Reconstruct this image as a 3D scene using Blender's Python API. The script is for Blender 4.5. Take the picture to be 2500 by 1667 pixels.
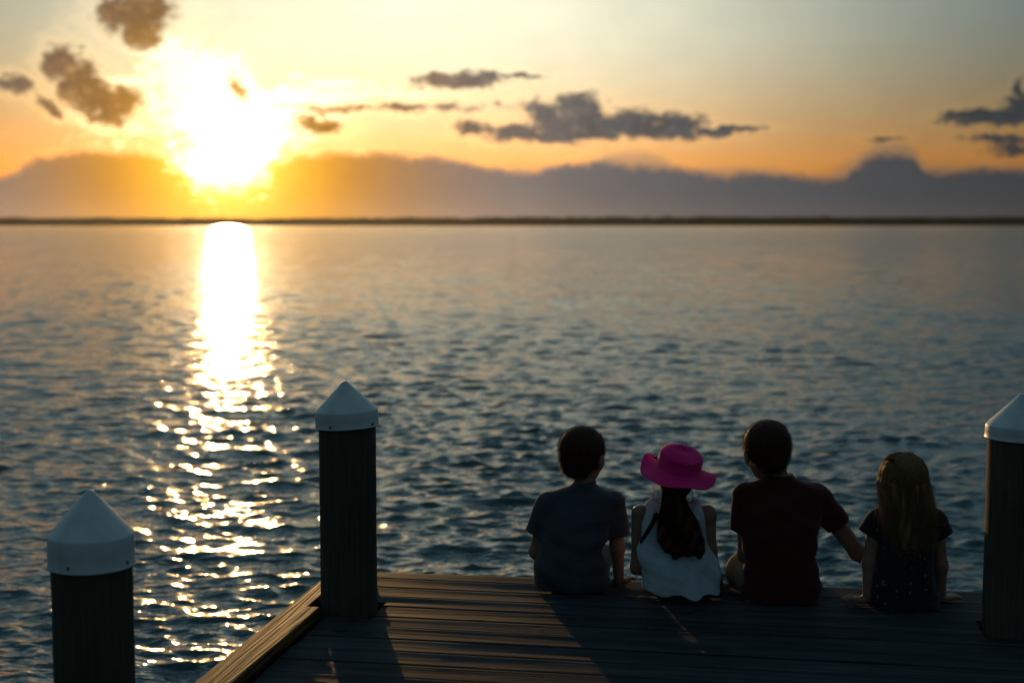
import bpy, bmesh, math, random
import numpy as np
from mathutils import Vector, Matrix, Euler

for o in list(bpy.data.objects): bpy.data.objects.remove(o)
sc = bpy.context.scene
C = sc.collection
R = math.radians
random.seed(7)
RNG = np.random.default_rng(7)

# ------------------------------------------------------------------ camera, sky, sun, exposure
DECK_Z = 1.15            # deck above the water (z = 0)
DOCK_ANGLE = R(-9.8)     # the dock points a little to the right of the view
SUN_AZ, SUN_EL = -11.2, 2.75   # degrees, azimuth from +Y towards +X

cam_data = bpy.data.cameras.new('camera')
cam = bpy.data.objects.new('camera', cam_data); C.objects.link(cam); sc.camera = cam
cam_data.lens = 50; cam_data.sensor_width = 36; cam_data.clip_start = 0.05; cam_data.clip_end = 60000
cam.location = (0, 0, DECK_Z + 1.537)
cam.rotation_euler = Euler((R(90 - 4.7), R(0.0), 0), 'XYZ')
cam_data.dof.use_dof = True
cam_data.dof.focus_distance = 5.75
cam_data.dof.aperture_fstop = 2.0

sc.view_settings.view_transform = 'Standard'; sc.view_settings.look = 'None'
sc.view_settings.exposure = 0.0; sc.view_settings.gamma = 1.0
sc.cycles.use_denoising = True
sc.cycles.use_adaptive_sampling = True; sc.cycles.adaptive_threshold = 0.015; sc.cycles.adaptive_min_samples = 12
sc.cycles.max_bounces = 6; sc.cycles.diffuse_bounces = 3; sc.cycles.glossy_bounces = 4
sc.cycles.sample_clamp_indirect = 4.0
sc.cycles.caustics_reflective = False; sc.cycles.caustics_refractive = False

sun_dir = Vector((math.sin(R(SUN_AZ)) * math.cos(R(SUN_EL)), math.cos(R(SUN_AZ)) * math.cos(R(SUN_EL)), math.sin(R(SUN_EL))))
sun_data = bpy.data.lights.new('sun', 'SUN'); sun_data.energy = 1.5; sun_data.angle = R(0.6); sun_data.color = (1.0, 0.55, 0.19)
sun = bpy.data.objects.new('sun', sun_data); C.objects.link(sun)
sun.rotation_euler = sun_dir.to_track_quat('Z', 'Y').to_euler(); sun.location = (-40, 200, 60)

PEOPLE = {'boy1': {'o': [0.275, 5.92],
          'rows': [[0.447, 0.025, 0.02, 0.054, 0.05], [0.419, 0.017, 0.02, 0.104, 0.06], [0.392, 0.014, 0.015, 0.152, 0.075],
                   [0.337, 0.002, 0.0, 0.153, 0.09], [0.261, -0.009, -0.015, 0.144, 0.1], [0.207, -0.015, -0.025, 0.14, 0.1],
                   [0.163, -0.026, -0.03, 0.139, 0.1], [0.111, -0.025, -0.03, 0.152, 0.105], [0.05, -0.018, -0.02, 0.158, 0.11],
                   [0.011, -0.015, -0.01, 0.152, 0.11]],
          'sl': [[-0.123, -0.021, 0.374], [-0.172, -0.02, 0.24]],
          'sr': [[0.154, 0.027, 0.374], [0.169, 0.029, 0.233]],
          'al': [[-0.123, -0.021, 0.37], [-0.175, 0.0, 0.154], [-0.155, 0.176, 0.037]],
          'ar': [[0.151, 0.026, 0.37], [0.167, 0.029, 0.179], [0.172, 0.06, 0.036]],
          'neck': [[0.027, 0.005, 0.416], [0.024, 0.019, 0.5]],
          'head': [0.02, 0.024, 0.58],
          'top': [0.032, 0.006, 0.692],
          'seat': [-0.02, -0.003, -0.006]},
 'girl1': {'o': [0.675, 5.8],
           'rows': [[0.397, -0.009, 0.02, 0.076, 0.045], [0.367, -0.012, 0.015, 0.127, 0.065], [0.32, -0.011, 0.0, 0.135, 0.085],
                    [0.249, -0.002, -0.015, 0.141, 0.095], [0.19, 0.005, -0.025, 0.15, 0.1], [0.152, 0.011, -0.03, 0.158, 0.105],
                    [0.087, 0.017, -0.025, 0.167, 0.115], [0.033, 0.024, -0.015, 0.164, 0.125], [-0.01, 0.035, -0.01, 0.138, 0.125]],
           'al': [[-0.145, -0.025, 0.349], [-0.156, 0.004, 0.113], [-0.11, 0.184, 0.036]],
           'ar': [[0.132, 0.023, 0.349], [0.142, 0.025, 0.198], [0.173, 0.07, 0.071]],
           'neck': [[0.002, 0.0, 0.387], [0.0, 0.01, 0.471]],
           'head': [0.003, 0.021, 0.537],
           'crown': [[-0.071, -0.012, 0.558], [0.102, 0.018, 0.539], [0.008, 0.001, 0.636]],
           'brim': [[-0.128, -0.022, 0.52], [0.164, 0.028, 0.486], [0.006, -0.151, 0.522]],
           'tail': [[-0.007, -0.093, 0.464], [0.004, -0.101, 0.407], [0.017, -0.114, 0.342], [0.03, -0.122, 0.277], [0.04, -0.125, 0.228],
                    [0.053, -0.123, 0.198]]},
 'boy2': {'o': [1.085, 5.77],
          'rows': [[0.505, 0.011, 0.02, 0.063, 0.05], [0.474, 0.016, 0.02, 0.133, 0.07], [0.45, 0.019, 0.015, 0.172, 0.085],
                   [0.393, 0.015, 0.0, 0.17, 0.1], [0.311, 0.015, -0.015, 0.166, 0.105], [0.257, 0.014, -0.025, 0.156, 0.105],
                   [0.176, 0.017, -0.03, 0.147, 0.105], [0.126, 0.022, -0.03, 0.155, 0.11], [0.066, 0.023, -0.02, 0.165, 0.115],
                   [0.01, 0.023, -0.01, 0.163, 0.12]],
          'sl': [[-0.128, -0.022, 0.434], [-0.142, -0.014, 0.288]],
          'sr': [[0.161, 0.028, 0.434], [0.253, 0.054, 0.309]],
          'al': [[-0.128, -0.022, 0.434], [-0.121, 0.02, 0.175], [-0.052, 0.214, 0.074]],
          'ar': [[0.164, 0.028, 0.43], [0.337, 0.089, 0.184], [0.448, 0.28, 0.061]],
          'neck': [[0.003, 0.0, 0.47], [-0.005, 0.009, 0.553]],
          'head': [-0.041, 0.013, 0.631],
          'thigh': [[-0.069, -0.012, 0.054], [-0.123, 0.06, 0.051], [-0.118, 0.315, -0.002]],
          'seat': [0.023, 0.004, 0.033]},
 'girl2': {'o': [1.56, 5.67],
           'rows': [[0.395, 0.041, 0.02, 0.084, 0.045], [0.375, 0.035, 0.02, 0.127, 0.06], [0.327, 0.037, 0.01, 0.137, 0.08],
                    [0.269, 0.037, -0.005, 0.116, 0.085], [0.198, 0.027, -0.015, 0.114, 0.09], [0.135, 0.024, -0.02, 0.119, 0.1],
                    [0.063, 0.026, -0.015, 0.129, 0.11], [0.003, 0.025, -0.01, 0.124, 0.115], [-0.026, 0.028, 0.0, 0.105, 0.105]],
           'sl': [[-0.082, -0.014, 0.356], [-0.118, -0.02, 0.292]],
           'sr': [[0.145, 0.025, 0.356], [0.177, 0.031, 0.287]],
           'al': [[-0.085, -0.015, 0.352], [-0.112, -0.029, 0.171], [-0.118, -0.041, 0.054]],
           'ar': [[0.15, 0.026, 0.352], [0.173, 0.02, 0.163], [0.178, 0.031, 0.059]],
           'neck': [[0.028, 0.005, 0.379], [0.024, 0.014, 0.461]],
           'head': [0.019, 0.024, 0.513],
           'top': [-0.001, -0.0, 0.62],
           'handl': [-0.211, -0.057, 0.039],
           'hair': [[-0.075, -0.013, 0.404], [0.142, 0.025, 0.386], [-0.01, -0.103, 0.296], [0.122, -0.08, 0.198]]}}
DARK_CLOUDS = [(2.68, 3.93, 3.07, 0.92, 0, 1), (2.67, 4.5, 1.27, 0.92, 0, 1), (1.37, 4.38, 0.99, 0.88, 0, 1), (4.75, 3.97, 2.52, 0.79, 0, 1), (6.73, 3.87, 1.21, 0.7, -10, 1), (5.62, 3.68, 2.85, 0.44, 0, 1), (0.07, 3.59, 1.64, 0.53, 0, 1), (-1.49, 3.87, 1.05, 0.44, 0, 1), (1.98, 3.49, 3.73, 0.31, 0, 1), (8.87, 3.69, 1.64, 0.18, 0, 0.8), (8.02, 3.66, 1.32, 0.24, 0, 0.9), (-2.01, 5.67, 2.74, 0.44, 2, 1), (0.16, 5.81, 1.64, 0.18, 3, 0.9), (-17.3, 6.04, 0.92, 1.05, 0, 1), (-16.77, 5.37, 0.79, 1.21, -35, 1), (-16.23, 4.81, 1.21, 0.92, -30, 1), (-15.44, 4.45, 1.36, 1.01, 0, 1), (-19.1, 5.2, 0.79, 0.44, -15, 1), (-17.91, 4.36, 0.75, 0.31, -35, 0.7), (-14.5, 8.12, 1.86, 1.36, 0, 1), (-14.32, 7.36, 1.1, 0.92, 0, 1), (-15.4, 8.13, 0.79, 0.75, 0, 1), (18.67, 3.99, 2.46, 0.39, 0, 1), (19.62, 4.32, 1.1, 0.61, 0, 1), (18.85, 3.24, 1.53, 0.29, 0, 0.7), (19.55, 2.9, 1.53, 0.44, 0, 0.7), (19.6, 5.04, 0.35, 0.7, 0, 0.8), (-10.76, 5.26, 0.31, 0.88, 35, 0.6), (-4.78, 4.6, 6.14, 0.29, 1, 0.5), (-2.36, 4.68, 2.85, 0.18, 1, 0.45), (-7.62, 3.9, 1.45, 0.48, 0, 0.8), (14.54, 3.28, 0.88, 0.22, 0, 0.6)]
BRIGHT_CLOUDS = [(-12.39, 5.64, 2.63, 1.53, 0, 1), (-13.2, 6.29, 1.53, 0.88, 0, 1), (-11.91, 4.49, 3.51, 1.64, 0, 1), (-10.59, 3.67, 2.85, 1.86, 0, 1), (-8.2, 5.01, 3.07, 0.39, 0, 1), (-7.17, 5.56, 1.97, 0.31, 0, 1), (-13.84, 6.84, 1.32, 0.66, 0, 1), (-4.78, 5.17, 3.51, 0.26, 0, 1), (-8.55, 4.4, 3.29, 0.26, 0, 1), (-15.01, 5.45, 2.85, 0.2, 0, 1), (-11.62, 2.05, 2.08, 0.77, 0, 1), (-15.68, 4.09, 1.97, 1.1, 0, 0.7), (-9.94, 1.98, 0.44, 0.88, 0, 0.9)]
BANK = [(-20.46, 1.85), (-19.37, 1.96), (-18.74, 2.31), (-18.11, 2.63), (-17.15, 2.82), (-15.71, 2.9), (-14.42, 2.78), (-13.27, 2.42), (-12.62, 1.99), (-11.79, 1.83), (-10.95, 1.94), (-10.1, 2.25), (-9.42, 2.56), (-8.23, 2.81), (-6.52, 2.99), (-4.79, 2.86), (-3.06, 2.69), (-1.32, 2.49), (0.42, 2.21), (1.81, 2.42), (3.03, 2.56), (4.76, 2.48), (6.66, 2.34), (8.21, 2.05), (9.91, 2.11), (11.59, 1.93), (12.51, 1.82), (13.25, 2.15), (13.9, 2.58), (14.55, 2.81), (15.36, 2.8), (15.85, 2.51), (16.34, 2.09), (17.3, 2.18), (18.56, 2.23), (20.42, 2.07)]
BANK_BACK = [(-20.46, 1.56), (-14.9, 2.77), (-11.63, 1.46), (-8.23, 2.93), (-4.79, 2.95), (-0.45, 2.49), (2.16, 2.44), (3.9, 2.83), (4.76, 2.93), (5.97, 2.72), (7.35, 2.25), (9.9, 2.32), (11.59, 2.0), (12.92, 2.29), (14.05, 3.08), (14.86, 3.31), (15.84, 2.93), (16.34, 2.39), (18.09, 2.37), (20.41, 2.37)]

class X:
    """a tiny expression wrapper round shader node sockets"""
    tree = None
    def __init__(s, sock): s.s = sock
    @staticmethod
    def put(inp, v):
        if isinstance(v, X): X.tree.links.new(v.s, inp)
        else: inp.default_value = v
    @staticmethod
    def m(op, *a, clamp=False):
        n = X.tree.nodes.new('ShaderNodeMath'); n.operation = op; n.use_clamp = clamp
        for i, v in enumerate(a): X.put(n.inputs[i], v)
        return X(n.outputs[0])
    @staticmethod
    def v(op, *a, out=0):
        n = X.tree.nodes.new('ShaderNodeVectorMath'); n.operation = op
        for i, v in enumerate(a): X.put(n.inputs[i], v)
        return X(n.outputs[out])
    def __add__(s, o): return X.m('ADD', s, o)
    def __radd__(s, o): return X.m('ADD', o, s)
    def __sub__(s, o): return X.m('SUBTRACT', s, o)
    def __rsub__(s, o): return X.m('SUBTRACT', o, s)
    def __mul__(s, o): return X.m('MULTIPLY', s, o)
    def __rmul__(s, o): return X.m('MULTIPLY', o, s)
    def __truediv__(s, o): return X.m('DIVIDE', s, o)
    def __neg__(s): return X.m('MULTIPLY', s, -1.0)
def xexp(a): return X.m('EXPONENT', a)
def xmax(a, b): return X.m('MAXIMUM', a, b)
def xsmooth(a, lo, hi):
    n = X.tree.nodes.new('ShaderNodeMapRange'); n.interpolation_type = 'SMOOTHSTEP'
    X.put(n.inputs[0], a); n.inputs[1].default_value = lo; n.inputs[2].default_value = hi
    return X(n.outputs[0])
def xcomb(a, b, c):
    n = X.tree.nodes.new('ShaderNodeCombineXYZ')
    for i, v in enumerate((a, b, c)): X.put(n.inputs[i], v)
    return X(n.outputs[0])
def xscale(col, f):
    n = X.tree.nodes.new('ShaderNodeVectorMath'); n.operation = 'SCALE'
    X.put(n.inputs[0], col); X.put(n.inputs[3], f); return X(n.outputs[0])
def xmix(a, b, f):
    n = X.tree.nodes.new('ShaderNodeMix'); n.data_type = 'VECTOR'
    X.put(n.inputs[0], f); X.put(n.inputs[4], a); X.put(n.inputs[5], b); return X(n.outputs[1])
def xnoise(vec, scale, detail=4, rough=0.55, color=False):
    n = X.tree.nodes.new('ShaderNodeTexNoise'); n.inputs['Scale'].default_value = scale
    n.inputs['Detail'].default_value = detail; n.inputs['Roughness'].default_value = rough
    X.put(n.inputs['Vector'], vec); return X(n.outputs[1 if color else 0])
def xcurve(a, pts, lo, hi, vmax):
    """height of a cloud bank as a curve over azimuth"""
    t = (a - lo) / (hi - lo)
    n = X.tree.nodes.new('ShaderNodeFloatCurve'); cu = n.mapping.curves[0]
    q = [((x - lo) / (hi - lo), y / vmax) for x, y in pts]
    cu.points[0].location = q[0]; cu.points[-1].location = q[-1]
    for p in q[1:-1]: cu.points.new(*p)
    for p in cu.points: p.handle_type = 'AUTO_CLAMPED'
    n.mapping.extend = 'HORIZONTAL'; n.mapping.update(); X.put(n.inputs[1], t)
    return X(n.outputs[0]) * vmax

world = bpy.data.worlds.new('World'); sc.world = world; world.use_nodes = True
def build_sky():
    X.tree = t = world.node_tree
    world.cycles.sampling_method = 'MANUAL'; world.cycles.sample_map_resolution = 512
    bg = t.nodes['Background']
    sky = t.nodes.new('ShaderNodeTexSky'); sky.sky_type = 'NISHITA'; sky.sun_disc = False
    sky.sun_elevation = R(SUN_EL); sky.sun_rotation = R(SUN_AZ)
    sky.air_density = 1.0; sky.dust_density = 0.35; sky.ozone_density = 2.0; sky.altitude = 0
    clear = xscale(X.v('MULTIPLY', X(sky.outputs[0]), (0.84, 1.04, 1.16)), SKY_STRENGTH)
    tc = t.nodes.new('ShaderNodeTexCoord'); d = X(tc.outputs['Generated'])
    sp = t.nodes.new('ShaderNodeSeparateXYZ'); X.put(sp.inputs[0], d)
    az = X.m('ARCTAN2', X(sp.outputs[0]), X(sp.outputs[1])) * 57.29578
    el = X.m('ARCSINE', X(sp.outputs[2])) * 57.29578
    ang = X.m('ARCCOSINE', X.m('MINIMUM', X.v('DOT_PRODUCT', d, tuple(sun_dir), out=1), 0.999999)) * 57.29578
    p = xcomb(az, el, 0.0)
    pn = xcomb(az, el * 1.35, 3.7)
    # billows: the outlines of the clouds are pushed about by noise
    big = X.v('SUBTRACT', xnoise(pn, 0.62, 1, 0.5, True), (0.5, 0.5, 0.5))
    fine = X.v('SUBTRACT', xnoise(pn, 1.7, 5, 0.62, True), (0.5, 0.5, 0.5))
    w = X.v('MULTIPLY_ADD', big, (0.9, 0.5, 0), p)
    w = X.v('MULTIPLY_ADD', fine, (0.9, 0.6, 0), w)
    fs = t.nodes.new('ShaderNodeSeparateXYZ'); X.put(fs.inputs[0], fine)
    bs = t.nodes.new('ShaderNodeSeparateXYZ'); X.put(bs.inputs[0], big)
    grain, grain2, lump = X(fs.outputs[2]), X(fs.outputs[1]), X(bs.outputs[2])
    def field(lst):
        f = None
        for a, e, ra, re, rot, st in lst:
            c_, s_ = math.cos(R(rot)), math.sin(R(rot))
            if rot == 0: q = X.v('MULTIPLY_ADD', w, (1 / ra, 1 / re, 0), (-a / ra, -e / re, 0))
            else:
                o = X.v('SUBTRACT', w, (a, e, 0))
                q = xcomb(X.v('DOT_PRODUCT', o, (c_ / ra, s_ / ra, 0), out=1), X.v('DOT_PRODUCT', o, (-s_ / re, c_ / re, 0), out=1), 0.0)
            g = X.m('MULTIPLY_ADD', X.v('LENGTH', q, out=1), -st, st)
            f = g if f is None else X.m('MAXIMUM', f, g)
        return f
    tex = xnoise(pn, 3.6, 3, 0.6) - 0.5
    fd = field(DARK_CLOUDS) + grain * 1.15 + lump * 0.3 + tex * 0.35
    fb = field(BRIGHT_CLOUDS) + grain * 1.9
    puff = X.m('ABSOLUTE', grain) * -0.9 + 0.12
    b1 = xcurve(az, BANK, -20.5, 20.5, 4.0) - el + lump * 0.32 + grain2 * 0.60 + tex * 0.12 + puff * 0.6
    b2 = xcurve(az, BANK_BACK, -20.5, 20.5, 4.0) - el + lump * 0.5 + grain * 0.6 + puff * 0.5
    # air lit by the low sun: the aureole, and a high thin veil above it; redder towards the horizon
    air = X.v('ADD', xscale((1.0, 0.82, 0.48), xexp(ang * -0.78) * 1.6), xscale((1.0, 0.80, 0.42), xexp(ang * -0.16) * 0.50))
    veil = xexp(X.m('POWER', (az + 1.5) * 0.075, 2.0) * -1.0 - X.m('POWER', (el - 8.5) * 0.13, 2.0))
    air = X.v('ADD', air, xscale((0.74, 0.70, 0.50), veil * (1.0 + lump * 0.2)))
    air = X.v('ADD', air, xscale((0.72, 0.40, 0.16), xexp(X.m('ABSOLUTE', el - 2.5) * -0.30) * xexp(ang * -0.045) * 1.15))
    air = X.v('ADD', air, xscale((0.030, 0.058, 0.066), xsmooth(el, 1.0, 16.0)))
    # the higher sky in the sunward half, blue-green
    air = X.v('ADD', air, xscale((0.17, 0.315, 0.37), xsmooth(el, 4.5, 19.0) * xexp(ang * -0.022)))
    s = X.v('ADD', clear, air)
    red = xmix((1.02, 0.44, 0.03), (1.0, 1.0, 1.0), xsmooth(el, -0.6, 7.6))
    s = X.v('MULTIPLY', s, red)
    # thin bright cloud round the sun
    tb = xsmooth(fb, -0.05, 0.60)
    s = X.v('ADD', s, xscale((1.0, 0.84, 0.52), tb * (xexp(ang * -0.26) * 1.9 + 0.04)))
    # light that comes through and round thick cloud
    body = X.v('ADD', xscale((0.205, 0.262, 0.310), xsmooth(ang, 2.5, 12.0) * xexp(ang * -0.055)), xscale((1.75, 0.68, 0.0), xexp(ang * -0.262)))
    body = X.v('ADD', body, xscale((1.6, 0.80, 0.0), xexp(ang * -0.55)))
    rim = xscale((1.0, 0.60, 0.22), xexp(ang * -0.095) * 1.25)
    back = X.v('ADD', body, (0.085, 0.055, 0.030))
    k2 = xsmooth(b2, -0.10, 0.45) * 0.55
    s = xmix(s, back, k2)
    kd = xsmooth(fd, 0.0, 0.55)
    edge = xsmooth(fd, -0.80, 0.12) * (1.0 - xsmooth(fd, 0.08, 0.45))
    s = X.v('ADD', s, xscale(rim, edge * 0.32))
    shade = 0.92 + lump * 0.7 + grain2 * 0.7 + tex * 0.45
    s = xmix(s, X.v('ADD', xscale(body, shade * (0.92 - xexp(ang * -0.16) * 0.75)), xscale(rim, X.m('MAXIMUM', grain2 * 0.9 + tex * 0.3 - 0.05, 0.0) * 1.5)), kd * 0.96)
    k1 = xsmooth(b1, -0.06, 0.42)
    e1 = xsmooth(b1, -0.25, 0.0) * (1.0 - k1)
    s = X.v('ADD', s, xscale(rim, e1 * 0.16))
    s = xmix(s, xscale(body, 0.98 + lump * 0.14 + grain * 0.06), k1 * 0.95)
    # the sun burning through broken cloud
    ragged = xsmooth(grain * 1.5 + lump * 0.6 + 0.95 - ang * 0.42, 0.0, 0.55)
    s = X.v('ADD', s, xscale((1.0, 0.86, 0.52), ragged * 1.3))
    s = X.v('ADD', s, xscale((1.0, 0.82, 0.42), xexp(ang * -0.9) * 1.2))
    X.put(bg.inputs[0], s); bg.inputs[1].default_value = 1.0
SKY_STRENGTH = 0.032
build_sky()
# ------------------------------------------------------------------ helpers
def link(name, me, mat=None, parent=None, loc=None):
    o = bpy.data.objects.new(name, me); C.objects.link(o)
    if mat is not None and me is not None and len(me.materials) == 0: me.materials.append(mat)
    if parent is not None: o.parent = parent
    if loc is not None: o.location = loc
    return o
def empty(name, label, cat, loc=(0, 0, 0), rz=0, group=None):
    o = bpy.data.objects.new(name, None); C.objects.link(o); o.location = loc; o.rotation_euler = (0, 0, rz)
    o.empty_display_size = 0.1
    o['label'] = label; o['category'] = cat
    if group: o['group'] = group
    return o
def mesh_np(name, v, f, smooth=True):
    me = bpy.data.meshes.new(name)
    v = np.asarray(v, np.float32); f = np.asarray(f, np.int32)
    k = f.shape[1]
    me.vertices.add(len(v)); me.vertices.foreach_set('co', v.ravel())
    me.loops.add(f.size); me.loops.foreach_set('vertex_index', f.ravel())
    me.polygons.add(len(f)); me.polygons.foreach_set('loop_start', np.arange(len(f), dtype=np.int32) * k)
    me.polygons.foreach_set('loop_total', np.full(len(f), k, np.int32))
    me.update(calc_edges=True); me.validate()
    if smooth: me.polygons.foreach_set('use_smooth', np.ones(len(me.polygons), bool))
    return me
def lathe(name, prof, n=40, smooth=True):
    v = []; f = []
    for r, z in prof:
        for i in range(n):
            a = 2 * math.pi * i / n; v.append((r * math.cos(a), r * math.sin(a), z))
    for j in range(len(prof) - 1):
        for i in range(n):
            f.append((j * n + i, j * n + (i + 1) % n, (j + 1) * n + (i + 1) % n, (j + 1) * n + i))
    return mesh_np(name, v, f, smooth)
def prism(name, poly, z0, z1, bev=0.004, seg=2, warp=None):
    """a board cut to a polygon outline, edges eased"""
    bm = bmesh.new()
    lo = [bm.verts.new((x, y, z0)) for x, y in poly]
    fa = bm.faces.new(lo)
    ex = bmesh.ops.extrude_face_region(bm, geom=[fa])
    for v in ex['geom']:
        if isinstance(v, bmesh.types.BMVert): v.co.z = z1
    bmesh.ops.recalc_face_normals(bm, faces=bm.faces)
    ed = [e for e in bm.edges if all(abs(v.co.z - z1) < 1e-6 for v in e.verts)]
    if bev: bmesh.ops.bevel(bm, geom=ed, offset=bev, segments=seg, affect='EDGES', profile=0.5)
    if warp:
        for v in bm.verts: v.co.z += warp(v.co.x, v.co.y)
    me = bpy.data.meshes.new(name); bm.to_mesh(me); bm.free()
    return me

class Mat:
    def __init__(s, name, rough=0.6, color=(0.5, 0.5, 0.5), spec=0.5):
        s.m = bpy.data.materials.new(name); s.m.use_nodes = True
        s.t = s.m.node_tree; s.b = s.t.nodes['Principled BSDF']; X.tree = s.t
        s.b.inputs['Base Color'].default_value = (*color, 1); s.b.inputs['Roughness'].default_value = rough
        s.b.inputs['Specular IOR Level'].default_value = spec
    def coord(s, kind='Object'):
        return X(s.t.nodes.new('ShaderNodeTexCoord').outputs[kind])
    def ramp(s, fac, stops):
        n = s.t.nodes.new('ShaderNodeValToRGB'); cr = n.color_ramp
        while len(cr.elements) < len(stops): cr.elements.new(0.5)
        for e, (p, c) in zip(cr.elements, stops): e.position = p; e.color = (*c, 1)
        X.put(n.inputs[0], fac); return X(n.outputs[0])
    def color(s, x): X.put(s.b.inputs['Base Color'], x)
    def bump(s, h, strength=0.3, dist=0.01):
        n = s.t.nodes.new('ShaderNodeBump'); n.inputs['Strength'].default_value = strength; n.inputs['Distance'].default_value = dist
        X.put(n.inputs['Height'], h); s.t.links.new(n.outputs[0], s.b.inputs['Normal'])
    def random(s): return X(s.t.nodes.new('ShaderNodeObjectInfo').outputs['Random'])

def wood_material(name, dark, mid, light, axis, ring=26.0, bump=0.5, rough=0.62, dist=0.004, spec=0.3, tight=1.0, bw=0.45):
    m = Mat(name, rough, (0.5, 0.5, 0.5), spec)
    co = m.coord('Object'); rnd = m.random()
    off = xcomb(rnd * 37.0, rnd * 19.0, rnd * 53.0)
    sc_ = {'x': (0.9, ring * 0.55, ring), 'y': (ring * 0.55, 0.9, ring), 'z': (ring, ring, 0.9)}[axis]
    st = X.v('MULTIPLY', X.v('ADD', co, off), sc_)
    low = xnoise(st, 0.55, 2, 0.5)
    # growth rings: bands of a slowly wandering value
    band = X.m('SINE', low * 46.0) * 0.5 + 0.5
    fib = xnoise(X.v('MULTIPLY', st, (3.2, 3.2, 3.2)), 1.6, 5, 0.7)
    stain = xnoise(X.v('ADD', co, off), 3.1, 4, 0.6)
    # knots
    vo = m.t.nodes.new('ShaderNodeTexVoronoi'); vo.inputs['Scale'].default_value = 1.0
    ks = {'x': (1.7, 5.0, 0.0), 'y': (5.0, 1.7, 0.0), 'z': (4.0, 4.0, 1.6)}[axis]
    X.put(vo.inputs['Vector'], X.v('MULTIPLY', X.v('ADD', co, off), ks))
    knot = 1.0 - xsmooth(X(vo.outputs['Distance']), 0.03, 0.085)
    h = band * bw + fib * (1.0 - bw)
    c = m.ramp(h * 0.62 + stain * 0.45 - 0.04, [(0.52 - 0.30 * tight, dark), (0.52, mid), (0.52 + 0.30 * tight, light)])
    c = xmix(c, tuple(0.35 * x for x in dark), knot * 0.85)
    c = xscale(c, 0.78 + rnd * 0.45)
    m.color(c)
    m.bump(h - knot * 0.8, bump, dist)
    X.put(m.b.inputs['Roughness'], rough - 0.16 + fib * 0.3)
    return m.m

M = {}
M['deck'] = wood_material('weathered_deck_wood', (0.011, 0.013, 0.016), (0.034, 0.038, 0.045), (0.070, 0.075, 0.085), 'x', 24, 0.3, 0.8, 0.004, 0.07, 1.5)
M['rail'] = wood_material('honey_side_board_wood', (0.026, 0.010, 0.002), (0.12, 0.054, 0.013), (0.22, 0.11, 0.03), 'y', 60, 0.8, 0.62, 0.006, 0.14, 0.5)
M['joist'] = wood_material('treated_joist_wood', (0.05, 0.045, 0.03), (0.10, 0.09, 0.06), (0.16, 0.14, 0.10), 'x', 20, 0.4)
M['post'] = wood_material('treated_piling_wood', (0.026, 0.023, 0.017), (0.060, 0.054, 0.040), (0.105, 0.094, 0.070), 'z', 26, 0.35, 0.8, 0.004, 0.2, 0.8, 0.12)
def cap_mat():
    m = Mat('white_plastic_cap', 0.38, (0.72, 0.74, 0.76))
    co = m.coord(); n = xnoise(co, 9, 5, 0.6); g = xnoise(X.v('MULTIPLY', co, (22, 22, 3)), 1, 3, 0.6)
    m.color(m.ramp(n * 0.7 + g * 0.3, [(0.3, (0.44, 0.45, 0.45)), (0.5, (0.56, 0.575, 0.59)), (0.75, (0.62, 0.64, 0.66))]))
    X.put(m.b.inputs['Roughness'], 0.32 + n * 0.25); m.bump(n, 0.08, 0.01)
    return m.m
M['cap'] = cap_mat()
M['screw'] = Mat('dull_screw_steel', 0.5, (0.10, 0.09, 0.08)).m; M['screw'].node_tree.nodes['Principled BSDF'].inputs['Metallic'].default_value = 0.7

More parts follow.
